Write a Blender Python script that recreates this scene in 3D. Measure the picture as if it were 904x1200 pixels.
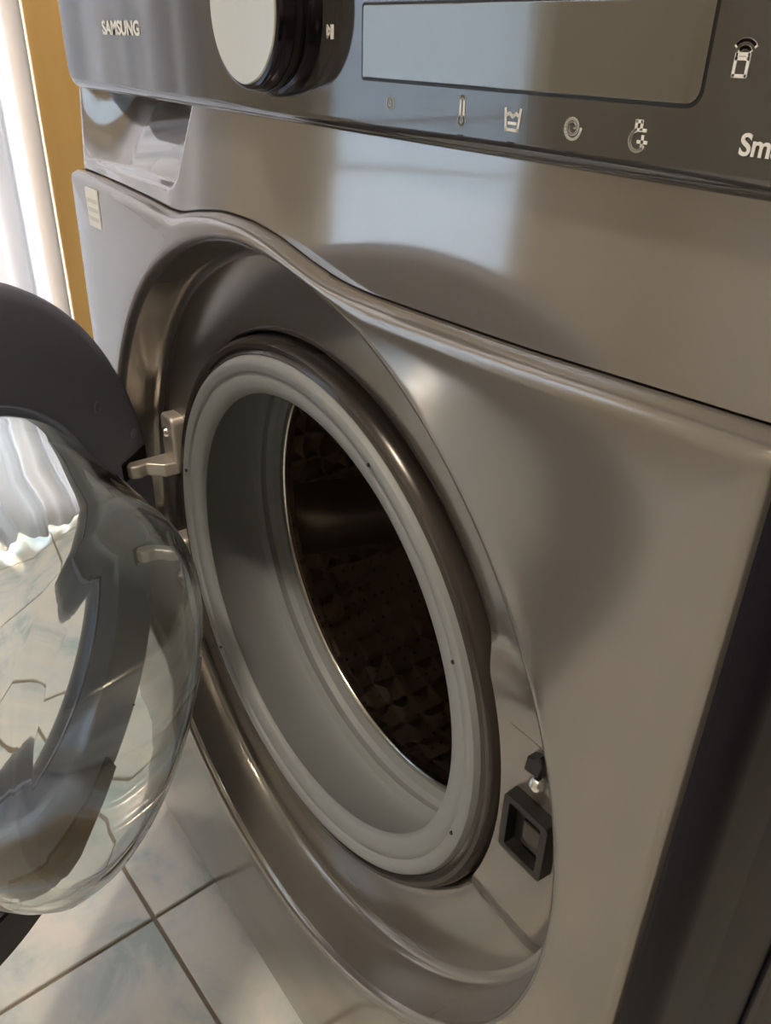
import bpy, bmesh, math, random
import numpy as np
from mathutils import Vector, Matrix

random.seed(7)
S = bpy.context.scene
COL = S.collection
for o in list(bpy.data.objects):
    bpy.data.objects.remove(o)

# ------------------------------------------------------------------ camera
CAM = dict(loc=(0.3839, -0.2095, 0.7402), yaw=-0.92198, pitch=-0.52041, roll=0.027536, f=964.87)
def make_camera():
    cd = bpy.data.cameras.new('camera')
    co = bpy.data.objects.new('camera', cd)
    COL.objects.link(co)
    y, p, r = CAM['yaw'], CAM['pitch'], CAM['roll']
    fw = Vector((math.cos(p) * math.sin(y), math.cos(p) * math.cos(y), math.sin(p)))
    rt = fw.cross(Vector((0, 0, 1))).normalized()
    up = rt.cross(fw)
    r2 = math.cos(r) * rt + math.sin(r) * up
    u2 = -math.sin(r) * rt + math.cos(r) * up
    m = Matrix((r2, u2, -fw)).transposed().to_4x4()
    m.translation = Vector(CAM['loc'])
    co.matrix_world = m
    cd.sensor_fit = 'VERTICAL'
    cd.sensor_height = 36.0
    cd.lens = CAM['f'] / 1200.0 * 36.0
    cd.clip_start = 0.01
    S.camera = co
make_camera()

# ------------------------------------------------------------------ world, light, exposure
W = bpy.data.worlds.new('daylight')
S.world = W
W.use_nodes = True
bg = W.node_tree.nodes['Background']
bg.inputs[0].default_value = (0.80, 0.90, 1.0, 1)
bg.inputs[1].default_value = 3.0
S.view_settings.view_transform = 'Standard'
S.view_settings.look = 'None'
S.view_settings.gamma = 1.0
S.view_settings.use_curve_mapping = False
S.view_settings.exposure = 1.8

def portal(name, loc, sy, sz):
    # sampling guide for the daylight entering through a real window opening; gives no light of its own
    l = bpy.data.lights.new(name, 'AREA')
    l.shape = 'RECTANGLE'; l.size = sy; l.size_y = sz
    l.cycles.is_portal = True
    o = bpy.data.objects.new(name, l)
    COL.objects.link(o)
    o.location = loc
    o.rotation_euler = (math.radians(90), 0, math.radians(-90))
    return o

# ------------------------------------------------------------------ materials
def mat(name, col, rough=0.5, metal=0.0, **k):
    m = bpy.data.materials.new(name); m.use_nodes = True
    b = m.node_tree.nodes['Principled BSDF']
    b.inputs['Base Color'].default_value = (*col, 1)
    b.inputs['Roughness'].default_value = rough
    b.inputs['Metallic'].default_value = metal
    for kk, v in k.items():
        b.inputs[kk.replace('_', ' ')].default_value = v
    return m
def nodes(m): return m.node_tree.nodes, m.node_tree.links, m.node_tree.nodes['Principled BSDF']
def noise_bump(m, scale, strength, dist=0.001, detail=3):
    n, l, b = nodes(m)
    t = n.new('ShaderNodeTexNoise'); t.inputs['Scale'].default_value = scale; t.inputs['Detail'].default_value = detail
    tc = n.new('ShaderNodeTexCoord'); l.new(tc.outputs['Object'], t.inputs['Vector'])
    bp = n.new('ShaderNodeBump'); bp.inputs['Strength'].default_value = strength; bp.inputs['Distance'].default_value = dist
    l.new(t.outputs['Fac'], bp.inputs['Height']); l.new(bp.outputs['Normal'], b.inputs['Normal'])
    return t
def noise_color(m, scale, c0, c1, lo=0.35, hi=0.65, detail=3):
    n, l, b = nodes(m)
    t = n.new('ShaderNodeTexNoise'); t.inputs['Scale'].default_value = scale; t.inputs['Detail'].default_value = detail
    tc = n.new('ShaderNodeTexCoord'); l.new(tc.outputs['Object'], t.inputs['Vector'])
    r = n.new('ShaderNodeValToRGB')
    r.color_ramp.elements[0].position = lo; r.color_ramp.elements[0].color = (*c0, 1)
    r.color_ramp.elements[1].position = hi; r.color_ramp.elements[1].color = (*c1, 1)
    l.new(t.outputs['Fac'], r.inputs['Fac']); l.new(r.outputs['Color'], b.inputs['Base Color'])
    return t, r

M = {}
M['inox_gloss'] = mat('inox_gloss', (0.41, 0.385, 0.365), 0.07, 0.66)
M['inox_satin'] = mat('inox_satin', (0.315, 0.292, 0.272), 0.16, 0.62)
M['black_gloss'] = mat('black_gloss', (0.060, 0.057, 0.054), 0.06, 0.15, IOR=2.1)
M['display'] = mat('display', (0.26, 0.25, 0.235), 0.05, 0.75)
M['groove'] = mat('groove', (0.012, 0.011, 0.012), 0.4)
M['print'] = mat('print', (0.9, 0.89, 0.86), 0.5)
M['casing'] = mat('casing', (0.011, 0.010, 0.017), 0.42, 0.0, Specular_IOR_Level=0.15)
M['knob_side'] = mat('knob_side', (0.035, 0.032, 0.045), 0.12, 0.7)
M['knob_cap'] = mat('knob_cap', (0.72, 0.70, 0.61), 0.28, 0.75)
M['chrome'] = mat('chrome', (0.75, 0.73, 0.68), 0.16, 1.0)
M['gasket'] = mat('gasket', (0.30, 0.32, 0.33), 0.5)
noise_bump(M['gasket'], 180, 0.12, 0.0005)
M['gasket_clip'] = mat('gasket_clip', (0.07, 0.060, 0.054), 0.22, 0.35)
M['drum'] = mat('drum', (0.42, 0.36, 0.31), 0.24, 1.0)
M['paddle'] = mat('paddle', (0.30, 0.25, 0.21), 0.35, 0.6)
M['liner'] = mat('liner', (0.25, 0.265, 0.355), 0.5)
noise_bump(M['liner'], 900, 0.12, 0.0003)
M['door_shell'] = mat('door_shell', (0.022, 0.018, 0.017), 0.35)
M['hinge'] = mat('hinge', (0.62, 0.57, 0.52), 0.38, 0.55)
M['black_plastic'] = mat('black_plastic', (0.007, 0.0065, 0.006), 0.45)
M['screw'] = mat('screw', (0.8, 0.79, 0.75), 0.25, 1.0)
M['label'] = mat('label', (0.92, 0.91, 0.86), 0.6)
M['label_ink'] = mat('label_ink', (0.75, 0.74, 0.70), 0.6)

def glass_mat():
    m = bpy.data.materials.new('door_glass'); m.use_nodes = True
    b = m.node_tree.nodes['Principled BSDF']
    b.inputs['Base Color'].default_value = (0.93, 0.97, 0.96, 1)
    b.inputs['Roughness'].default_value = 0.015
    b.inputs['IOR'].default_value = 1.48
    b.inputs['Transmission Weight'].default_value = 1.0
    return m
M['glass'] = glass_mat()
def pane_mat():
    m = bpy.data.materials.new('window_glass'); m.use_nodes = True
    n, l, b = nodes(m)
    n.remove(b)
    t = n.new('ShaderNodeBsdfTransparent'); g = n.new('ShaderNodeBsdfGlossy'); g.inputs['Roughness'].default_value = 0.02
    mx = n.new('ShaderNodeMixShader'); mx.inputs[0].default_value = 0.08
    l.new(t.outputs[0], mx.inputs[1]); l.new(g.outputs[0], mx.inputs[2])
    l.new(mx.outputs[0], n['Material Output'].inputs[0])
    return m
M['pane'] = pane_mat()
def curtain_mat(nm, dc, tcl, fac):
    m = bpy.data.materials.new(nm); m.use_nodes = True
    n, l, b = nodes(m)
    n.remove(b)
    d = n.new('ShaderNodeBsdfDiffuse'); d.inputs[0].default_value = dc
    t = n.new('ShaderNodeBsdfTranslucent'); t.inputs[0].default_value = tcl
    mx = n.new('ShaderNodeMixShader'); mx.inputs[0].default_value = fac
    l.new(d.outputs[0], mx.inputs[1]); l.new(t.outputs[0], mx.inputs[2])
    l.new(mx.outputs[0], n['Material Output'].inputs[0])
    return m
M['curtain'] = curtain_mat('sheer_curtain', (0.86, 0.85, 0.86, 1), (0.70, 0.69, 0.70, 1), 0.52)
M['blind'] = curtain_mat('blind_cloth', (0.62, 0.66, 0.70, 1), (0.62, 0.66, 0.70, 1), 0.58)

M['grout'] = mat('grout', (0.30, 0.25, 0.19), 0.9)
def tile_mat():
    m = mat('marbled_tile', (0.7, 0.7, 0.68), 0.22)
    n, l, b = nodes(m)
    geo = n.new('ShaderNodeNewGeometry'); oi = n.new('ShaderNodeObjectInfo')
    add = n.new('ShaderNodeVectorMath'); add.operation = 'ADD'
    sc = n.new('ShaderNodeVectorMath'); sc.operation = 'SCALE'; sc.inputs['Scale'].default_value = 40
    comb = n.new('ShaderNodeCombineXYZ')
    l.new(oi.outputs['Random'], comb.inputs[0]); l.new(oi.outputs['Random'], comb.inputs[1])
    l.new(comb.outputs[0], sc.inputs[0])
    l.new(geo.outputs['Position'], add.inputs[0]); l.new(sc.outputs[0], add.inputs[1])
    t = n.new('ShaderNodeTexNoise'); t.inputs['Scale'].default_value = 11; t.inputs['Detail'].default_value = 6
    t.inputs['Roughness'].default_value = 0.62; t.inputs['Distortion'].default_value = 0.5
    l.new(add.outputs[0], t.inputs['Vector'])
    r = n.new('ShaderNodeValToRGB'); e = r.color_ramp.elements
    e[0].position = 0.36; e[0].color = (0.50, 0.58, 0.58, 1)
    e[1].position = 0.60; e[1].color = (0.84, 0.80, 0.73, 1)
    x = r.color_ramp.elements.new(0.48); x.color = (0.73, 0.74, 0.71, 1)
    l.new(t.outputs['Fac'], r.inputs['Fac']); l.new(r.outputs['Color'], b.inputs['Base Color'])
    return m
M['tile'] = tile_mat()
M['wall'] = mat('beige_paint', (0.58, 0.54, 0.47), 0.75)
noise_bump(M['wall'], 60, 0.1, 0.001)
M['ceiling'] = mat('ceiling_paint', (0.62, 0.60, 0.56), 0.8)
M['wood'] = mat('honey_wood', (0.72, 0.45, 0.18), 0.45)
def wood_grain():
    m = M['wood']; n, l, b = nodes(m)
    tc = n.new('ShaderNodeTexCoord'); mp = n.new('ShaderNodeMapping'); mp.inputs['Scale'].default_value = (30, 30, 1.5)
    t = n.new('ShaderNodeTexNoise'); t.inputs['Scale'].default_value = 2; t.inputs['Detail'].default_value = 4
    r = n.new('ShaderNodeValToRGB'); r.color_ramp.elements[0].color = (0.80, 0.50, 0.17, 1); r.color_ramp.elements[1].color = (0.93, 0.64, 0.27, 1)
    l.new(tc.outputs['Object'], mp.inputs[0]); l.new(mp.outputs[0], t.inputs['Vector'])
    l.new(t.outputs['Fac'], r.inputs['Fac']); l.new(r.outputs['Color'], b.inputs['Base Color'])
wood_grain()
M['dark_wood'] = mat('dark_wood', (0.06, 0.035, 0.022), 0.4)
M['white_paint'] = mat('white_paint', (0.8, 0.8, 0.79), 0.4)

# ------------------------------------------------------------------ mesh helpers
def link(name, me, m=None, parent=None, sharp=35, smooth=True):
    o = bpy.data.objects.new(name, me)
    COL.objects.link(o)
    if m is not None:
        me.materials.append(M[m] if isinstance(m, str) else m)
    if smooth:
        me.polygons.foreach_set('use_smooth', [True] * len(me.polygons))
        if sharp: me.set_sharp_from_angle(angle=math.radians(sharp))
    if parent: o.parent = parent
    return o
def mk(name, v, f, m, parent=None, sharp=35, smooth=True, fix=True):
    me = bpy.data.meshes.new(name)
    me.from_pydata([tuple(map(float, p)) for p in v], [], f)
    if fix:
        bm = bmesh.new(); bm.from_mesh(me)
        bmesh.ops.remove_doubles(bm, verts=bm.verts, dist=1e-6)
        bmesh.ops.recalc_face_normals(bm, faces=bm.faces)
        bm.to_mesh(me); bm.free()
    me.update()
    return link(name, me, m, parent, sharp, smooth)
def empty(name, loc=(0, 0, 0), parent=None):
    o = bpy.data.objects.new(name, None); COL.objects.link(o); o.location = loc
    o.empty_display_size = 0.05
    if parent: o.parent = parent
    return o
def tag(o, label=None, cat=None, group=None, kind=None):
    if label: o['label'] = label
    if cat: o['category'] = cat
    if group: o['group'] = group
    if kind: o['kind'] = kind
    return o
def grid_faces(nr, nc, closed_c=False, closed_r=False):
    f = []
    for i in range(nr if closed_r else nr - 1):
        for j in range(nc if closed_c else nc - 1):
            a = i * nc + j; b = i * nc + (j + 1) % nc
            c = ((i + 1) % nr) * nc + (j + 1) % nc; d = ((i + 1) % nr) * nc + j
            f.append((a, b, c, d))
    return f
def revolve_pts(prof, n, fn):
    """prof: (r, depth) list; fn(r, depth, angle) -> point"""
    return [fn(r, d, 2 * math.pi * j / n) for r, d in prof for j in range(n)]
def revolve(name, prof, m, parent, fn, n=128, closed=False, cap=False, sharp=35):
    v = revolve_pts(prof, n, fn)
    f = grid_faces(len(prof), n, True, closed)
    if cap:
        f.append(tuple(range(n)))
    if cap == 2:
        f.append(tuple(range((len(prof) - 1) * n, len(prof) * n)))
    return mk(name, v, f, m, parent, sharp)
def box_bm(bm, lo, hi, bevel=0.0):
    r = bmesh.ops.create_cube(bm, size=1.0)
    for v in r['verts']:
        for k in range(3):
            v.co[k] = lo[k] + (v.co[k] + 0.5) * (hi[k] - lo[k])
    if bevel:
        es = list({e for v in r['verts'] for e in v.link_edges})
        bmesh.ops.bevel(bm, geom=es, offset=bevel, segments=3, profile=0.6, affect='EDGES')
def box(name, lo, hi, m, parent=None, bevel=0.0):
    return boxes(name, [(lo, hi)], m, parent, bevel)
def boxes(name, lst, m, parent=None, bevel=0.0):
    bm = bmesh.new()
    for lo, hi in lst: box_bm(bm, lo, hi, bevel)
    me = bpy.data.meshes.new(name); bm.to_mesh(me); bm.free()
    return link(name, me, m, parent, 40)
def round_outline(x0, x1, z0, z1, r, n=8):
    """rounded rectangle outline, r = radii (ll, lr, ur, ul)"""
    pts = []
    for (cx, cz, a0, rr) in ((x0, z0, 180, r[0]), (x1, z0, 270, r[1]), (x1, z1, 0, r[2]), (x0, z1, 90, r[3])):
        ccx = cx + (rr if cx == x0 else -rr); ccz = cz + (rr if cz == z0 else -rr)
        for k in range(n + 1):
            a = math.radians(a0 + 90 * k / n)
            pts.append((ccx + rr * math.cos(a), ccz + rr * math.sin(a)))
    return pts
def inset_outline(pts, d):
    out = []; n = len(pts)
    for i in range(n):
        k = 1
        while math.dist(pts[i], pts[(i - k) % n]) < 1e-7 and k < n: k += 1
        a = Vector(pts[(i - k) % n]); k = 1
        while math.dist(pts[i], pts[(i + k) % n]) < 1e-7 and k < n: k += 1
        c = Vector(pts[(i + k) % n]); b = Vector(pts[i])
        t = ((b - a).normalized() + (c - b).normalized()).normalized()
        nn = Vector((-t.y, t.x))
        cs = max(0.4, abs((b - a).normalized().dot(t)))
        out.append(tuple(b + nn * d / cs))
    return out
def slab(name, outline, yb, yf, m, parent, bev=0.001, seg=4, place=None):
    """outline in xz, back at yb, front at yf (< yb), rounded front edge"""
    rings = [(0.0, yb)]
    for k in range(seg + 1):
        a = math.pi / 2 * k / seg
        rings.append((bev * (1 - math.cos(a)), yf + bev * (1 - math.sin(a))))
    v = []; n = len(outline)
    for d, y in rings:
        for (x, z) in inset_outline(outline, d):
            p = Vector((x, y, z))
            v.append(tuple(place(p) if place else p))
    f = grid_faces(len(rings), n, True)
    f.append(tuple(range((len(rings) - 1) * n, len(rings) * n))); f.append(tuple(range(n)))
    o = mk(name, v, f, m, parent, 30)
    for pg in o.data.polygons:
        if len(pg.vertices) > 4: pg.use_smooth = False
    return o
def tube(name, pts, r, m, parent, n=10, closed=False):
    pts = [Vector(p) for p in pts]; v = []; N = len(pts)
    for i, p in enumerate(pts):
        a = pts[(i - 1) % N] if (closed or i) else p
        b = pts[(i + 1) % N] if (closed or i < N - 1) else p
        t = (b - a).normalized()
        s = t.cross(Vector((0, 0, 1)))
        if s.length < 1e-3: s = t.cross(Vector((0, 1, 0)))
        s.normalize(); u = s.cross(t)
        for k in range(n):
            q = 2 * math.pi * k / n
            v.append(p + r * (math.cos(q) * s + math.sin(q) * u))
    f = grid_faces(N, n, True, closed)
    if not closed: f += [tuple(range(n)), tuple(range((N - 1) * n, N * n))]
    return mk(name, v, f, m, parent, 40)
def sstep(a, b, x):
    t = np.clip((x - a) / (b - a), 0, 1); return t * t * (3 - 2 * t)

# ================================================================== THE ROOM
RX0, RX1, RY0, RY1, RH = -1.0, 1.25, -1.75, 0.66, 2.4
# floor: grout bed and tiles
TP, TG, TROT = 0.1815, 0.0038, 0.050
floor = boxes('floor', [((RX0 - 0.15, RY0 - 0.1, -0.05), (RX1 + 0.1, RY1 + 0.1, -0.003))], 'grout')
tag(floor, 'cream and pale blue marbled floor tiles with brown grout', None, None, 'structure')
def tile_mesh():
    bm = bmesh.new(); h = (TP - TG) / 2
    box_bm(bm, (-h, -h, -0.008), (h, h, 0.0))
    es = [e for e in bm.edges if all(v.co.z > -0.001 for v in e.verts)]
    bmesh.ops.bevel(bm, geom=es, offset=0.0009, segments=1, affect='EDGES')
    me = bpy.data.meshes.new('tile'); bm.to_mesh(me); bm.free()
    me.materials.append(M['tile']); return me
tm = tile_mesh()
ca, sa = math.cos(TROT), math.sin(TROT)
TO = (-0.1365, -0.0815)   # a grout crossing
for i in range(-8, 10):
    for j in range(-12, 6):
        u, v = (i + 0.5) * TP, (j + 0.5) * TP
        x, y = TO[0] + u * ca - v * sa, TO[1] + u * sa + v * ca
        if RX0 - 0.06 < x < RX1 + 0.06 and RY0 - 0.06 < y < RY1 + 0.05:
            t = bpy.data.objects.new('tile', tm); COL.objects.link(t)
            t.location = (x, y, 0); t.rotation_euler = (0, 0, TROT); t.parent = floor
ceil = box('ceiling', (RX0 - 0.1, RY0 - 0.1, RH), (RX1 + 0.1, RY1 + 0.1, RH + 0.08), 'ceiling')
tag(ceil, 'plain off-white painted ceiling', None, None, 'structure')
wb = box('wall_back', (RX0 - 0.1, RY1, -0.05), (RX1 + 0.1, RY1 + 0.1, RH), 'wall'); tag(wb, 'beige painted wall behind the washing machine', None, None, 'structure')
wf = box('wall_front', (RX0 - 0.1, RY0 - 0.1, -0.05), (RX1 + 0.1, RY0, RH), 'wall'); tag(wf, 'beige painted wall facing the washing machine', None, None, 'structure')
wr = box('wall_right', (RX1, RY0, -0.05), (RX1 + 0.1, RY1, RH), 'wall')
tag(wr, 'beige painted side wall with an added dark door', None, None, 'structure')
def added_dark_door():  # unseen door, added dark so the glossy front has it to reflect
    d = empty('added_door_1', (RX1, -0.96, 0)); tag(d, 'dark brown wooden door added to the side wall for dark reflections', None, None, 'structure')
    box('door_leaf', (-0.03, -0.66, 0.005), (-0.001, 0.20, 2.03), 'dark_wood', d, 0.004)
    for y0, y1 in ((-0.72, -0.66), (0.20, 0.26)): box('door_frame', (-0.04, y0, 0.0), (-0.001, y1, 2.03), 'dark_wood', d, 0.004)
    box('door_frame', (-0.04, -0.72, 2.03), (-0.001, 0.26, 2.09), 'dark_wood', d, 0.004)
    for z0, z1 in ((0.15, 0.85), (1.05, 1.88)): box('panel', (-0.036, -0.56, z0), (-0.028, 0.10, z1), 'dark_wood', d, 0.003)
    tube('door_handle', [(-0.03, -0.61, 1.0), (-0.075, -0.61, 1.0), (-0.08, -0.59, 1.0), (-0.08, -0.50, 1.0)], 0.008, 'chrome', d)
added_dark_door()
# left wall with a curtained balcony door opening and a glazed opening
A0, A1 = -0.45, 0.20     # curtained opening
B0, B1 = -1.25, -0.66    # bare glazed opening
TOPZ = 2.1
wl = boxes('wall_left', [((RX0 - 0.1, A1, -0.05), (RX0, RY1, RH)), ((RX0 - 0.1, B1, -0.05), (RX0, A0, RH)),
                         ((RX0 - 0.1, RY0, -0.05), (RX0, B0, RH)), ((RX0 - 0.1, A0, TOPZ), (RX0, A1, RH)),
                         ((RX0 - 0.1, B0, TOPZ), (RX0, B1, RH))], 'wall')
tag(wl, 'beige painted wall with two tall window openings', None, None, 'structure')
def window(name, lname, y0, y1, frame_m, label, fw=0.045):
    w = empty(name, (RX0 - 0.05, (y0 + y1) / 2, 0)); tag(w, label, None, None, 'structure')
    def fb(nm, lo, hi, mm, bv=0.003):
        o = box(nm, lo, hi, mm, None, bv); o.parent = w; o.matrix_parent_inverse = Matrix.Translation(-Vector(w.location)); return o
    xa, xb = RX0 - 0.075, RX0 + 0.012
    fb('frame', (xa, y0, 0.0), (xb, y0 + fw, TOPZ), frame_m); fb('frame', (xa, y1 - fw, 0.0), (xb, y1, TOPZ), frame_m)
    fb('frame', (xa, y0 + fw, TOPZ - fw), (xb, y1 - fw, TOPZ), frame_m); fb('frame', (xa, y0 + fw, 0.0), (xb, y1 - fw, 0.05), frame_m)
    fb('pane', (RX0 - 0.056, y0 + fw, 0.05), (RX0 - 0.05, y1 - fw, TOPZ - fw), 'pane', 0)
    portal(lname, (RX0 - 0.09, (y0 + y1) / 2, TOPZ / 2), y1 - y0, TOPZ)
    return w
window('window_1', 'window_left_curtained_offscreen', A0, A1, 'wood', 'tall window with honey-coloured wooden frame behind the white curtain', 0.05)
window('window_2', 'window_left_blind_offscreen', B0, B1, 'white_paint', 'tall white-framed window without a curtain')
# wooden casing strip beside the curtain
trim = box('trim_1', (RX0, 0.156, 0.0), (RX0 + 0.09, 0.262, TOPZ), 'wood', None, 0.004)
tag(trim, 'honey-coloured wooden casing beside the white curtain', None, None, 'structure')

# curtain
def curtain():
    ny, nz = 260, 30; v = []
    y0, y1 = A0 - 0.0, 0.150
    for i in range(nz):
        z = 0.015 + (2.14 - 0.015) * i / (nz - 1)
        for j in range(ny):
            t = j / (ny - 1)
            y = y0 + (y1 - y0) * t
            x = RX0 + 0.075 + 0.022 * math.sin(2 * math.pi * 9 * t + 0.8 * math.sin(7 * t) + 0.15 * math.sin(2.3 * z)) + 0.009 * math.sin(2 * math.pi * 23 * t + 1 + 0.3 * z)
            v.append((x, y, z))
    c = mk('curtain', v, grid_faces(nz, ny), 'curtain', None, None)
    so = c.modifiers.new('thick', 'SOLIDIFY'); so.thickness = 0.0008
    tag(c, 'white sheer curtain hanging in soft folds beside the machine', 'curtain')
    rod = empty('curtain_rod', (RX0 + 0.075, (A0 + A1) / 2, 2.16)); tag(rod, 'slim metal rod carrying the white curtain', 'curtain rod')
    b = tube('rod', [(0, -0.42, 0), (0, 0.42, 0)], 0.009, 'chrome', rod)
    for s in (-0.40, 0.40):
        box('bracket', (-0.075, s - 0.008, -0.008), (0.004, s + 0.008, 0.008), 'chrome', rod, 0.002)
curtain()

# roller blind in the second window
def blind():
    b = empty('roller_blind', (RX0 - 0.022, (B0 + B1) / 2, 0.06)); tag(b, 'pale blue-white roller blind drawn down over the white-framed window', 'blind')
    w = (B1 - B0) / 2 - 0.047
    box('blind_cloth', (-0.0008, -w, 0.0), (0.0008, w, 1.96), 'blind', b)
    for k in range(9): box('blind_batten', (-0.002, -w, 0.10 + 0.22 * k), (0.003, w, 0.106 + 0.22 * k), 'white_paint', b, 0.0008)
    tube('blind_roller', [(0.004, -w, 1.965), (0.004, w, 1.965)], 0.016, 'white_paint', b, 14)
blind()
# unseen dark box added to give the door well something dark to reflect
def dark_stand_in():
    h = empty('dark_stand_in_box', (1.00, -0.12, 0)); tag(h, 'dark brown slatted box with a lid, added to darken reflections', 'dark_stand_in')
    box('stand_in_body', (-0.17, -0.27, 0.02), (0.17, 0.27, 0.52), 'dark_wood', h, 0.008)
    box('stand_in_lid', (-0.185, -0.285, 0.522), (0.185, 0.285, 0.55), 'dark_wood', h, 0.006)
    for k in range(9):
        y = -0.24 + 0.06 * k
        box('slat', (-0.179, y - 0.022, 0.03), (-0.168, y + 0.022, 0.51), 'dark_wood', h, 0.003)
    for x in (-0.14, 0.14):
        for y in (-0.24, 0.24): box('leg', (x - 0.02, y - 0.02, 0.0), (x + 0.02, y + 0.02, 0.03), 'dark_wood', h, 0.002)
dark_stand_in()

# ceiling lamp
def lamp():
    L = empty('ceiling_lamp_offscreen', (0.30, -0.75, RH)); tag(L, 'round ceiling lamp with glowing warm shade', 'lamp')
    fn = lambda r, d, a: (r * math.cos(a), r * math.sin(a), d)
    revolve('base', [(0.001, 0.0), (0.13, 0.0), (0.13, -0.018), (0.12, -0.022), (0.001, -0.022)], 'chrome', L, fn, 48)
    g = bpy.data.materials.new('lamp_shade'); g.use_nodes = True
    b = g.node_tree.nodes['Principled BSDF']
    b.inputs['Emission Color'].default_value = (1.0, 0.86, 0.68, 1); b.inputs['Emission Strength'].default_value = 46.0
    revolve('lamp_shade_offscreen', [(0.118, -0.022), (0.115, -0.045), (0.095, -0.068), (0.06, -0.082), (0.02, -0.088), (0.001, -0.0885)], g, L, fn, 48)
lamp()

# ================================================================== WASHING MACHINE
ZC = 0.4032
WM = empty('washing_machine', (0, 0, 0))
tag(WM, 'dark grey front-loading washing machine with its round glass door open', 'washing machine')
fnA = lambda r, d, a: (r * math.cos(a), d, ZC + r * math.sin(a))
XL, XR = -0.269, 0.2950       # edges of the front panels
# ---- casing
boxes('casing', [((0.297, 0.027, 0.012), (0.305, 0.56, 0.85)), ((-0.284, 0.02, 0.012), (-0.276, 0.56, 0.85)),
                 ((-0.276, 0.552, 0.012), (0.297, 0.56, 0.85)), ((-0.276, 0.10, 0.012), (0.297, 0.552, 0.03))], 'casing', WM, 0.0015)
box('top_plate', (-0.285, -0.002, 0.842), (0.306, 0.56, 0.858), 'casing', WM, 0.004)
# embossed ribs on the side panel
for y0 in (0.095, 0.46):
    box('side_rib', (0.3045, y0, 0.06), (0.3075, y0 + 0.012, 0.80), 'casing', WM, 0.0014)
# rounded corner post on the right
def corner_post():
    prof = []
    r = 0.012
    pts = [(XR + 0.0006, 0.02), (XR + 0.0006, -0.010)]
    for k in range(9):
        a = math.radians(180 + 90 * k / 8)
    cx, cy = 0.3065 - r, -0.0165 + r
    pts = [(XR + 0.0006, 0.02), (XR + 0.0006, -0.0145), (XR + 0.0012, -0.0165)]
    for k in range(10):
        a = math.radians(-90 + 90 * k / 9)
        pts.append((cx + r * math.cos(a), cy + r * math.sin(a)))
    pts += [(0.3065, 0.0262), (0.302, 0.0262)]
    v = []
    zs = (0.012, 0.016, 0.70, 0.84)
    for z in zs: v += [(x, y, z) for x, y in pts]
    f = grid_faces(len(zs), len(pts), True)
    f += [tuple(range(len(pts))), tuple(range((len(zs) - 1) * len(pts), len(zs) * len(pts)))]
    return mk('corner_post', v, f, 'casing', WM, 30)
corner_post()
for fx in (-0.25, 0.25):
    for fy in (0.05, 0.5):
        revolve('foot', [(0.001, 0), (0.022, 0), (0.022, 0.008), (0.012, 0.010), (0.012, 0.02), (0.001, 0.02)], 'black_plastic', WM,
                lambda r, d, a, fx=fx, fy=fy: (fx + r * math.cos(a), fy + r * math.sin(a), d), 20)

# ---- seam between the lower and upper front
SX = np.array([-0.30, -0.20, -0.145, -0.115, -0.097, -0.075, -0.045, -0.012, 0.018, 0.045, 0.068, 0.09, 0.13, 0.19, 0.30])
SZ = np.array([0.6540, 0.6520, 0.6500, 0.6480, 0.6484, 0.6530, 0.6574, 0.6576, 0.6545, 0.6490, 0.6452, 0.6440, 0.6448, 0.6466, 0.6525])
_xs = np.linspace(-0.30, 0.30, 601); _zs = np.interp(_xs, SX, SZ)
_k = np.hanning(31); _k /= _k.sum(); _zs = np.convolve(np.pad(_zs, 15, mode='edge'), _k, 'valid')
def seam(x): return float(np.interp(x, _xs, _zs))

YF = -0.013                                   # lower front plane
def ylow(z): return YF - 0.011 * (0.645 - z) / 0.6
ZB = 0.022
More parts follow.
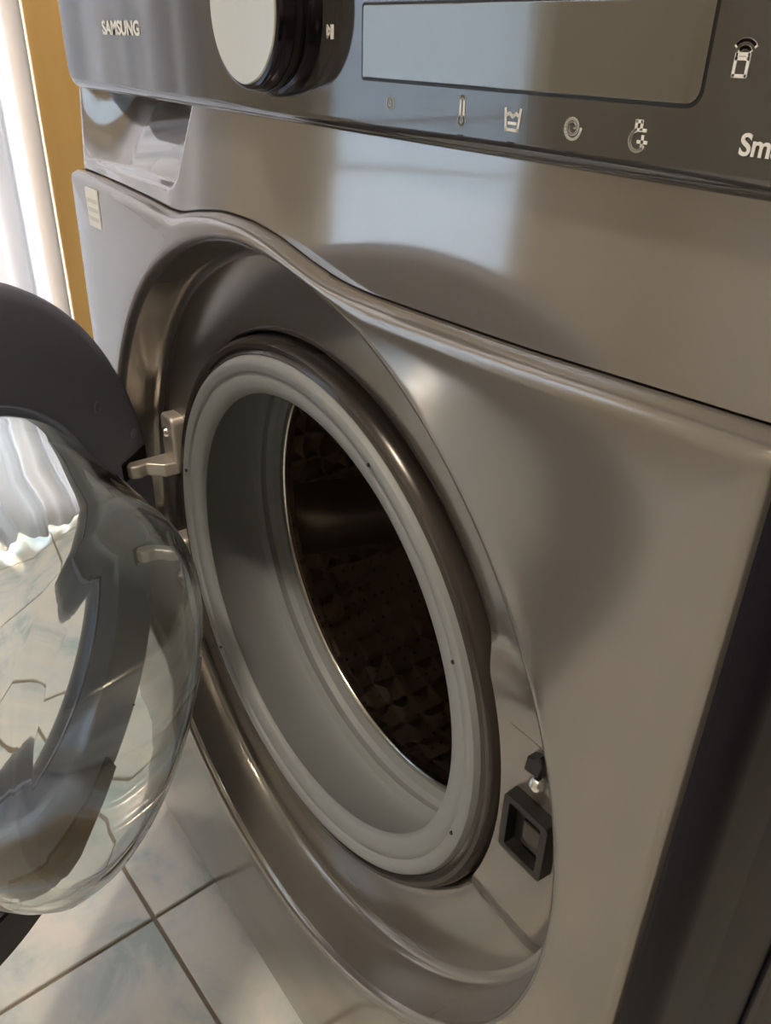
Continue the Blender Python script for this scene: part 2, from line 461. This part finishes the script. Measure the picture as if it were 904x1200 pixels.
# ---- lower front panel: plane outside, fillet, wall, dished floor
def lower_panel():
    N = 480
    angs = [2 * math.pi * k / N for k in range(N)]
    for cxx, czz in ((XL, ZB), (XR, ZB), (XL, seam(XL)), (XR, seam(XR))):
        a = math.atan2(czz - ZC, cxx) % (2 * math.pi)
        k = min(range(len(angs)), key=lambda i: abs(angs[i] - a)); angs[k] = a
    def bound(a):
        dx, dz = math.cos(a), math.sin(a)
        t = 9.0
        if dx > 1e-9: t = min(t, XR / dx)
        if dx < -1e-9: t = min(t, XL / dx)
        if dz < -1e-9: t = min(t, (ZB - ZC) / dz)
        if dz > 1e-9:
            lo, hi = 0.0, 0.6
            for _ in range(40):
                m_ = (lo + hi) / 2
                if ZC + m_ * dz < seam(m_ * dx): lo = m_
                else: hi = m_
            t = min(t, lo)
        return t * dx, ZC + t * dz
    # outer bevel (inset, dy)
    bev = [(0.0, 0.026), (0.0, 0.0135), (0.0004, 0.0085), (0.0014, 0.0045), (0.0032, 0.0017), (0.0054, 0.0004), (0.0078, 0.0)]
    # recess (r, y absolute-ish)
    rec = [(0.2500, 'p', 0.0), (0.2478, 'p', 0.0003), (0.2458, 'p', 0.0012), (0.2444, 'p', 0.0028), (0.2434, 'p', 0.0055),
           (0.2427, 'a', -0.0015), (0.2419, 'a', 0.0050), (0.2410, 'a', 0.0115), (0.2396, 'a', 0.0155), (0.2372, 'a', 0.0175), (0.2340, 'a', 0.0180),
           (0.2300, 'f', 0.0180), (0.2240, 'f', 0.0183), (0.2150, 'f', 0.0188), (0.2050, 'f', 0.0194), (0.1960, 'f', 0.0202), (0.1905, 'f', 0.0212), (0.1888, 'f', 0.024), (0.1882, 'f', 0.045)]
    rings = []
    bp = [bound(a) for a in angs]
    for ins, dy in bev:
        ring = []
        for (x, z) in bp:
            av = math.hypot(x - 0.0075, z - ZC) - 0.2440
            ins_ = ins * min(1.0, max(0.25, av * 0.5 / 0.0078))
            xx = min(max(x, XL + ins_), XR - ins_); zz = max(min(z, seam(x) - ins_), ZB + ins_)
            ring.append((xx, ylow(zz) + dy, zz))
        rings.append(ring)
    last = rings[-1]
    def rs(r, o):
        lim = math.hypot(o[0] - 0.0075, o[2] - ZC)
        return min(r, 0.2432 + (r - 0.2432) * min(1.0, max(0.05, (lim - 0.2436) * 0.9 / 0.007)))
    for s in (0.35, 0.7, 0.92):
        ring = []
        for (x, y, z), a in zip(last, angs):
            r0 = rs(0.2500, (x, y, z)); ix, iz = r0 * math.cos(a) + 0.0075, ZC + r0 * math.sin(a)
            xx, zz = x + (ix - x) * s, z + (iz - z) * s
            ring.append((xx, ylow(zz), zz))
        rings.append(ring)
    for r, kd, y in rec:
        ring = []
        for (ox, oy, oz), a in zip(last, angs):
            rr = rs(r, (ox, oy, oz)) if kd == 'p' else r
            x, z = rr * math.cos(a) + 0.0075 * max(0.0, min(1.0, (r - 0.19) / 0.053)), ZC + rr * math.sin(a)
            yy = ylow(z) + y if kd == 'p' else y
            if kd == 'f' and x > 0:
                # flat latch plate between two horizontal steps
                w = float(sstep(0.318, 0.338, z) * (1 - sstep(0.478, 0.500, z)))
                if y < 0.023: yy = y + (0.0145 - y) * w
                elif y < 0.03: yy = y - 0.006 * w
            ring.append((x, yy, z))
        rings.append(ring)
    # the steep wall of the door well is a band of its own
    nb = len(bev) + 3
    k0 = nb + [r for r, kd, y in rec].index(0.2427) - 1
    k1 = nb + [r for r, kd, y in rec].index(0.2340)
    def part(nm, rg, m_): return mk(nm, [p for ring in rg for p in ring], grid_faces(len(rg), len(angs), True), m_, WM, 50)
    part('lower_front_panel', rings[:k0 + 1], 'inox_satin')
    part('door_well_wall', rings[k0:k1 + 1], 'inox_satin')
    part('door_well_floor', rings[k1:], 'inox_satin')
lower_panel()
# thin parting line on the latch plate
box('parting_line', (0.1915, 0.0142, 0.4618), (0.216, 0.0152, 0.4620), 'paddle', WM)

# ---- upper front strip with the drawer scoop (one height field, split into drawer front and fascia)
def ystrip(x, z):
    return 0.050 * (z - 0.678) + 0.0 * x
def scoop_depth(x, z):
    # rounded-rectangle mask, open at top
    x1, z0, r = -0.078 - 0.62 * (0.707 - z), 0.6580, 0.012
    d = np.minimum(x1 - x, z - z0)
    dx = np.maximum(x - (x1 - r), 0); dz = np.maximum((z0 + r) - z, 0)
    d = np.where((dx > 0) & (dz > 0), r - np.hypot(dx, dz), d)
    mask = sstep(0.0, 0.0055, d)
    t = np.clip((z - z0) / 0.048, 0, 1)
    return mask * (0.0045 + 0.028 * t ** 1.5) * sstep(-0.285, -0.185, x)
def strip(name, x0, x1, nx, m, scoop):
    xs = np.linspace(x0, x1, nx); nz = 60; v = []
    for x in xs:
        s = seam(x) + 0.0010
        for k in range(nz):
            z = s + (0.7125 - s) * k / (nz - 1)
            y = float(ystrip(x, z))
            if scoop: y += float(scoop_depth(x, z))
            if x < -0.2645:
                q = (-0.2645 - x) / 0.012; y += 0.012 * (1 - math.sqrt(max(0, 1 - q * q)))
            v.append((x, y, z))
    return mk(name, v, grid_faces(nx, nz), m, WM, None)
strip('detergent_drawer', -0.2765, -0.0600, 240, 'inox_gloss', True)
strip('fascia_strip', -0.0600, XR, 120, 'inox_gloss', False)
sx = np.linspace(-0.268, XR - 0.001, 120)
mk('seam_gap', [(x, y, seam(x) + dz) for y, dz in ((0.0035, -0.004), (0.0030, -0.0004), (0.0030, 0.0030), (0.0045, 0.0040)) for x in sx], grid_faces(4, 120), 'groove', WM, 30)

# ---- control panel
YP = -0.0085
CP = slab('control_panel', round_outline(-0.252, 0.3055, 0.7075, 0.838, (0.014, 0.004, 0.006, 0.012)), 0.03, YP, 'black_gloss', WM, 0.0055, 6)
# display window with a dark groove
slab('display_groove', round_outline(0.0965, 0.2457, 0.7268, 0.7518, (0.0015, 0.0045, 0.0015, 0.0015)), YP + 0.004, YP - 0.00012, 'groove', CP, 0.0001, 1)
slab('display_window', round_outline(0.0976, 0.2449, 0.7278, 0.7510, (0.001, 0.0038, 0.001, 0.001)), YP + 0.004, YP - 0.0005, 'display', CP, 0.0003, 2)

def flat(name, polys, m, parent, y=YP - 0.0002, th=0.00018):
    """polys: list of xz polygons printed as very thin relief"""
    v, f = [], []
    for pl in polys:
        n = len(pl); b = len(v)
        v += [(x, y, z) for x, z in pl] + [(x, y + th + 0.0001, z) for x, z in pl]
        f.append(tuple(range(b, b + n))); f.append(tuple(range(b + 2 * n - 1, b + n - 1, -1)))
        f += [(b + i, b + (i + 1) % n, b + n + (i + 1) % n, b + n + i) for i in range(n)]
    return mk(name, v, f, m, parent, None, False)
def stroke(pts, w):
    out = []
    for a, b in zip(pts[:-1], pts[1:]):
        a, b = Vector(a), Vector(b); t = (b - a).normalized(); n_ = Vector((-t.y, t.x)) * w / 2; e = t * w * 0.3
        out.append([tuple(a - e - n_), tuple(b + e - n_), tuple(b + e + n_), tuple(a - e + n_)])
    return out
def arc(cx, cz, r, a0, a1, n=14):
    return [(cx + r * math.cos(math.radians(a0 + (a1 - a0) * k / n)), cz + r * math.sin(math.radians(a0 + (a1 - a0) * k / n))) for k in range(n + 1)]
def icon(name, cx, cz, strokes, s=1.0, w=0.00085):
    ps = []
    for st in strokes: ps += stroke([(cx + x * s, cz + z * s) for x, z in st], w)
    return flat(name, ps, 'print', CP)
mm = 0.001
icon('ring_symbol', 0.115, 0.7203, [arc(0, 0, 1.7, 0, 360)], mm, 0.0009)
icon('thermometer_symbol', 0.155, 0.7200, [arc(0, -2.6, 1.4, 120, 420), [(-0.9, -1.4), (-0.9, 4.0)], [(0.9, -1.4), (0.9, 4.0)], arc(0, 4.0, 0.9, 0, 180, 6)], mm)
icon('wash_tub_symbol', 0.179, 0.7196, [[(-3.4, 3.0), (-2.7, -3.0), (2.7, -3.0), (3.4, 3.0)], [(-3.0, 0.9), (-1.4, 1.7), (0, 0.7), (1.4, 1.7), (3.0, 0.9)], [(-1.6, -1.1), (1.6, -1.1)]], mm)
icon('spin_symbol', 0.204, 0.7193, [[(math.cos(math.radians(t)) * (0.9 + t / 290.0), math.sin(math.radians(t)) * (0.9 + t / 290.0)) for t in range(0, 740, 20)]], mm, 0.00075)
icon('extra_rinse_symbol', 0.228, 0.7190, [arc(-0.2, -1.0, 2.6, 110, 330), [(-1.2, 1.6), (-1.2, 3.8), (0.6, 3.8), (0.6, 1.8)], [(-1.2, 1.7), (2.2, 1.7)], [(0.0, -1.2), (3.0, -1.2)], [(1.5, -2.7), (1.5, 0.3)]], mm)
for nm, x in (('indicator_dash', 0.155), ('indicator_dash', 0.179), ('indicator_dash', 0.204), ('indicator_dash', 0.228)):
    flat(nm, [[(x - 0.0016, 0.7128), (x + 0.0016, 0.7128), (x + 0.0016, 0.7132), (x - 0.0016, 0.7132)]], 'groove', CP)
icon('smart_phone_symbol', 0.2545, 0.7375, [[(-1.7, -2.8), (1.7, -2.8), (1.7, 1.8), (-1.7, 1.8), (-1.7, -2.8)], [(-1.7, 0.9), (1.7, 0.9)], arc(0.3, 1.6, 1.7, 30, 150), arc(0.3, 1.6, 3.2, 35, 145)], mm, 0.0008)
icon('start_pause_symbol', 0.075, 0.7420, [[(-1.9, 2.4), (0.3, 0.6), (-1.9, -1.4), (-1.9, 2.4)], [(1.0, -1.8), (1.0, 2.6)], [(2.2, -1.8), (2.2, 2.6)]], mm, 0.0009)
def text(name, s, x, z, h, m, parent, y=YP - 0.0003, sx=1.0, bold=0.0):
    cu = bpy.data.curves.new(name, 'FONT'); cu.body = s; cu.size = h; cu.extrude = 0.0001; cu.offset = bold
    to = bpy.data.objects.new('tmp', cu); COL.objects.link(to)
    bpy.context.view_layer.update()
    me = bpy.data.meshes.new_from_object(to)
    bpy.data.objects.remove(to)
    o = bpy.data.objects.new(name, me); COL.objects.link(o)
    me.materials.clear(); me.materials.append(M[m])
    o.rotation_euler = (math.radians(90), 0, 0); o.location = (x, y, z); o.scale = (sx, 1, 1); o.parent = parent
    return o
text('brand_lettering', 'SAMSUNG', -0.172, 0.7392, 0.0098, 'print', CP, sx=1.27, bold=0.0003)
text('smart_lettering', 'Smart', 0.2588, 0.7178, 0.0070, 'print', CP, sx=1.0, bold=0.00015)

# ---- programme knob
KX, KZ = 0.0375, 0.7503
fnK = lambda r, d, a: (KX + r * math.cos(a), d, KZ + r * math.sin(a))
KN = revolve('programme_knob', [(0.0, YP), (0.0325, YP), (0.0325, YP - 0.0035), (0.0318, YP - 0.0058), (0.0300, YP - 0.0064), (0.0298, -0.0245), (0.0292, -0.0258), (0.0280, -0.0262), (0.0, -0.0262)], 'knob_side', WM, fnK, 96)
revolve('knob_cap', [(0.0, -0.0255), (0.0276, -0.0255), (0.0276, -0.0264), (0.0270, -0.0269), (0.0, -0.0269)], 'knob_cap', KN, fnK, 96)
revolve('knob_collar', [(0.0301, YP - 0.0080), (0.0306, YP - 0.0080), (0.0306, YP - 0.0102), (0.0301, YP - 0.0102)], 'groove', KN, fnK, 96, closed=True)

# ---- paper label on the lower panel
slab('paper_label', round_outline(-0.2335, -0.2095, 0.6205, 0.6465, (0.001,) * 4, 2), YF + 0.0003, YF - 0.0004, 'label', WM, 0.0001, 1, place=lambda p: (p.x, p.y - 0.0004, p.z))
flat('label_print', [[(-0.2315, z), (-0.2115, z), (-0.2115, z + 0.003), (-0.2315, z + 0.003)] for z in (0.625, 0.631, 0.637)], 'label_ink', bpy.data.objects['paper_label'], y=YF - 0.0010)

# ---- door gasket
GK = revolve('door_gasket', [(0.1845, 0.030), (0.1760, 0.0130), (0.1748, 0.0105), (0.1730, 0.0095), (0.1700, 0.0098), (0.1672, 0.0108), (0.1660, 0.0126), (0.1646, 0.0122), (0.1625, 0.0116),
                             (0.1570, 0.0126), (0.1535, 0.0142), (0.1522, 0.0160), (0.1520, 0.0190), (0.1545, 0.0215)], 'gasket', WM, fnA, 160)
revolve('gasket_bellows', [(0.1545, 0.0215), (0.1620, 0.030), (0.1730, 0.045), (0.1820, 0.060), (0.1868, 0.074), (0.1862, 0.079), (0.1815, 0.081), (0.1800, 0.083), (0.1822, 0.086),
                           (0.1835, 0.090), (0.1815, 0.095), (0.1770, 0.0975), (0.1752, 0.0985), (0.1765, 0.103), (0.19, 0.106)], 'gasket', GK, fnA, 160)
revolve('retaining_ring', [(0.1882, 0.034), (0.1875, 0.020), (0.1862, 0.0150), (0.1838, 0.0125), (0.1812, 0.0128), (0.1797, 0.0150), (0.1788, 0.0142), (0.1772, 0.0132), (0.1760, 0.0150), (0.1760, 0.032)], 'gasket_clip', GK, fnA, 160)
for a in (62, 25, -15, -140, 165):
    a = math.radians(a)
    c = fnA(0.1690, 0.0098, a)
    revolve('mould_mark', [(0.0001, c[1] - 0.0006), (0.0011, c[1] - 0.0006), (0.0013, c[1] + 0.001)], 'groove', GK, lambda r, d, q, c=c: (c[0] + r * math.cos(q), d, c[2] + r * math.sin(q)), 10)

# ---- drum
def drum_mat():
    m = M['drum']; n, l, b = nodes(m)
    tc = n.new('ShaderNodeTexCoord'); sep = n.new('ShaderNodeSeparateXYZ'); l.new(tc.outputs['Object'], sep.inputs[0])
    zz = n.new('ShaderNodeMath'); zz.operation = 'SUBTRACT'; zz.inputs[1].default_value = ZC; l.new(sep.outputs['Z'], zz.inputs[0])
    at = n.new('ShaderNodeMath'); at.operation = 'ARCTAN2'; l.new(zz.outputs[0], at.inputs[0]); l.new(sep.outputs['X'], at.inputs[1])
    sc = n.new('ShaderNodeMath'); sc.operation = 'MULTIPLY'; sc.inputs[1].default_value = 0.235; l.new(at.outputs[0], sc.inputs[0])
    cb = n.new('ShaderNodeCombineXYZ'); l.new(sc.outputs[0], cb.inputs[0]); l.new(sep.outputs['Y'], cb.inputs[1])
    v = n.new('ShaderNodeTexVoronoi'); v.feature = 'DISTANCE_TO_EDGE'; v.inputs['Scale'].default_value = 42; v.inputs['Randomness'].default_value = 0.35
    l.new(cb.outputs[0], v.inputs['Vector'])
    bp = n.new('ShaderNodeBump'); bp.inputs['Strength'].default_value = 0.9; bp.inputs['Distance'].default_value = 0.006
    l.new(v.outputs['Distance'], bp.inputs['Height']); l.new(bp.outputs['Normal'], b.inputs['Normal'])
    v2 = n.new('ShaderNodeTexVoronoi'); v2.inputs['Scale'].default_value = 85; v2.inputs['Randomness'].default_value = 0.2
    l.new(cb.outputs[0], v2.inputs['Vector'])
    r = n.new('ShaderNodeValToRGB'); e = r.color_ramp.elements
    e[0].position = 0.10; e[0].color = (0.03, 0.027, 0.025, 1); e[1].position = 0.17; e[1].color = (0.42, 0.36, 0.31, 1)
    l.new(v2.outputs['Distance'], r.inputs['Fac']); l.new(r.outputs['Color'], b.inputs['Base Color'])
drum_mat()
DR = revolve('drum', [(0.1755, 0.1035), (0.1765, 0.112), (0.19, 0.120), (0.222, 0.124), (0.233, 0.130), (0.2355, 0.142), (0.2355, 0.40), (0.229, 0.412), (0.20, 0.418), (0.09, 0.424), (0.06, 0.432), (0.001, 0.434)], 'drum', WM, fnA, 128)
revolve('drum_rim', [(0.1735 + 0.0030 * math.cos(q), 0.1020 + 0.0030 * math.sin(q)) for q in np.linspace(0, 2 * math.pi, 13)[:-1]], 'chrome', DR, fnA, 160, closed=True)
def paddle(a0):
    ny, na = 16, 13; v = []
    for i in range(ny):
        t = i / (ny - 1); y = 0.135 + 0.255 * t
        tw = a0 + math.radians(10) * (t - 0.5)
        env = max(0.0, math.sin(math.pi * min(1, max(0, (t + 0.02) / 1.04)))) ** 0.45
        for j in range(na):
            s = (j / (na - 1) - 0.5) * 2
            h = 0.052 * env * (1 - abs(s) ** 1.6)
            a = tw + s * math.radians(9)
            v.append(fnA(0.2352 - h, y, a))
    return mk('drum_paddle', v, grid_faces(ny, na), 'paddle', DR, 60)
for a in (203, 323, 83): paddle(math.radians(a))

# ---- latch socket, switch pin on the latch plate
def latch():
    lt = empty('door_latch', (0, 0, 0), WM)
    x0, x1, z0, z1, yb, yf, w = 0.1990, 0.2285, 0.3905, 0.4285, 0.0138, 0.0070, 0.0044
    o = round_outline(x0, x1, z0, z1, (0.003,) * 4, 4); i = round_outline(x0 + w, x1 - w, z0 + w, z1 - w, (0.0015,) * 4, 4)
    n = len(o); v = [(x, 0.0150, z) for x, z in o] + [(x, yf, z) for x, z in inset_outline(o, 0.0006)] + [(x, yf, z) for x, z in i] + [(x, yb, z) for x, z in i]
    f = grid_faces(4, n, True); f.append(tuple(range(3 * n, 4 * n)))
    mk('latch_frame', v, f, 'black_plastic', lt, 30)
    box('catch', (x0 + w + 0.006, 0.0115, z0 + w + 0.004), (x1 - w - 0.001, 0.0139, z1 - w - 0.009), 'gasket_clip', lt, 0.001)
    c = (0.2145, 0.4435)
    fn = lambda r, d, a: (c[0] + r * math.cos(a), d, c[1] + r * math.sin(a))
    revolve('screw', [(0.0001, 0.0075), (0.0022, 0.0080), (0.0038, 0.0095), (0.0045, 0.0115), (0.0045, 0.014)], 'screw', lt, fn, 24)
    # little black lever above the screw
    slab('lever', [(0.2075, 0.4495), (0.2165, 0.4505), (0.2185, 0.4600), (0.2160, 0.4640), (0.2130, 0.4600), (0.2085, 0.4580)], 0.0140, 0.0080, 'black_plastic', lt, 0.0012, 3)
latch()

TH = math.radians(48.6); HX, HY, RD = -0.2318, 0.0098, 0.2236
DU = Vector((math.cos(TH), -math.sin(TH), 0)); DN = Vector((math.sin(TH), math.cos(TH), 0))
def dpt(u, n, z):
    p = Vector((HX, HY, 0)) + DU * u + DN * n
    return (p.x, p.y, z)
# ---- hinge
def hinge():
    h = empty('hinge', (0, 0, 0), WM)
    for z0, z1 in ((0.436, 0.4835), (0.326, 0.374)):
        slab('hinge_plate', round_outline(-0.2020, -0.1800, z0, z1, (0.004, 0.006, 0.007, 0.006), 5), 0.023, 0.0085, 'hinge', h, 0.0025, 4)
    for z in (0.4690, 0.3400):
        fn = lambda r, d, a, z=z: (-0.1920 + r * math.cos(a), d, z + r * math.sin(a))
        revolve('screw', [(0.0001, 0.0050), (0.0028, 0.0055), (0.0042, 0.0075), (0.0046, 0.0100)], 'screw', h, fn, 20)
    for z in (0.4410, 0.366):
        # flat arm reaching out to the door
        c = [(-0.1800, 0.0125), (-0.1815, 0.0000), dpt(0.0415, 0.0165, 0)[:2], dpt(0.0480, 0.0140, 0)[:2], dpt(0.0515, 0.0085, 0)[:2], dpt(0.0490, 0.0030, 0)[:2], dpt(0.0430, 0.0022, 0)[:2], (-0.2020, 0.0075), (-0.2020, 0.0125)]
        v = [(p[0], p[1], z + s) for s in (-0.0055, 0.0055) for p in c]; n = len(c)
        f = grid_faces(2, n, True) + [tuple(range(n)), tuple(range(n, 2 * n))]
        a = mk('hinge_arm', v, f, 'hinge', h, 40)
        b = a.modifiers.new('bev', 'BEVEL'); b.width = 0.0014; b.segments = 2; b.limit_method = 'ANGLE'
hinge()

# ---- door (its own frame: u along the door, n towards the drum side, z up)
fnD = lambda r, d, a: dpt(RD + r * math.cos(a), d, ZC + r * math.sin(a))
DOOR = revolve('door', [(0.150, -0.020), (0.1500, -0.003), (0.1512, -0.0006), (0.154, 0.0004), (0.185, 0.0012), (0.2120, 0.0004), (0.2195, -0.0012), (0.2225, -0.0040), (0.2236, -0.008), (0.2236, -0.020)], 'liner', WM, fnD, 192)
DOOR['label'] = 'slate-blue plastic inner ring of the open door'
revolve('door_shell', [(0.150, -0.0195), (0.2225, -0.0195), (0.2242, -0.022), (0.2248, -0.028), (0.2240, -0.036), (0.2200, -0.042), (0.212, -0.046), (0.185, -0.044), (0.168, -0.040), (0.160, -0.034), (0.154, -0.027)], 'door_shell', DOOR, fnD, 192, closed=True)
# dark lower edge of the liner
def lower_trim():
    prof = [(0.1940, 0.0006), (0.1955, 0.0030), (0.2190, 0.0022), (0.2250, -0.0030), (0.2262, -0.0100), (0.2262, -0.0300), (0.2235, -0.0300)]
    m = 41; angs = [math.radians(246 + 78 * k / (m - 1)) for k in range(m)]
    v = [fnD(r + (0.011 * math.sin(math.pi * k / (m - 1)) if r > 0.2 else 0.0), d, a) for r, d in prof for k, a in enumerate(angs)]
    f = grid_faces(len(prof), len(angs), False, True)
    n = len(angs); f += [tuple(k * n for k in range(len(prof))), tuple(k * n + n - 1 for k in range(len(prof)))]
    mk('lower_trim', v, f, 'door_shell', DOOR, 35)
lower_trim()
# glass bowl, deeper towards the bottom
def bowl():
    out = [(0.1505, -0.016), (0.1500, -0.004), (0.1472, 0.001), (0.1445, 0.008), (0.1410, 0.022), (0.1365, 0.038), (0.1315, 0.054), (0.1265, 0.069), (0.1215, 0.079), (0.1150, 0.0850), (0.104, 0.0878), (0.06, 0.0890), (0.03, 0.0892), (0.0005, 0.0892)]
    th = 0.0055
    inn = [(max(0.0004, r - th * (1 if d < 0.06 else 0.6)), d - (0.0 if d < 0.0 else th * min(1.0, d / 0.075))) for r, d in out]
    inn[0] = (out[0][0] - th, out[0][1])
    prof = out + inn[::-1]
    def fn(r, d, a):
        k = max(0.0, min(1.0, d / 0.078))
        return dpt(RD + r * math.cos(a), d, ZC + r * math.sin(a) - 0.029 * k)
    v = revolve_pts(prof, 160, fn)
    f = grid_faces(len(prof), 160, True, True)
    return mk('glass_bowl', v, f, 'glass', DOOR, 60)
bowl()
# recessed screw heads and bosses on the liner
for ang, rr in ((146, 0.182), (163, 0.205), (205, 0.205), (60, 0.19), (300, 0.19)):
    a = math.radians(ang)
    cu, cz = RD + rr * math.cos(a), ZC + rr * math.sin(a)
    revolve('screw_boss', [(0.0050, 0.0002), (0.0047, 0.0018), (0.0038, 0.0022), (0.0030, 0.0010), (0.0006, 0.0008)], 'liner', DOOR,
            lambda r, d, q, cu=cu, cz=cz: dpt(cu + r * math.cos(q), d, cz + r * math.sin(q)), 20)
for z in (0.4410, 0.366):
    v = [dpt(u, n, zz) for n in (-0.001, 0.0018) for (u, zz) in ((0.014, z - 0.009), (0.052, z - 0.009), (0.052, z + 0.007), (0.014, z + 0.007))]
    mk('hinge_pocket', v, [(0, 1, 2, 3), (4, 5, 6, 7), (0, 1, 5, 4), (1, 2, 6, 5), (2, 3, 7, 6), (3, 0, 4, 7)], 'black_plastic', DOOR, 30)
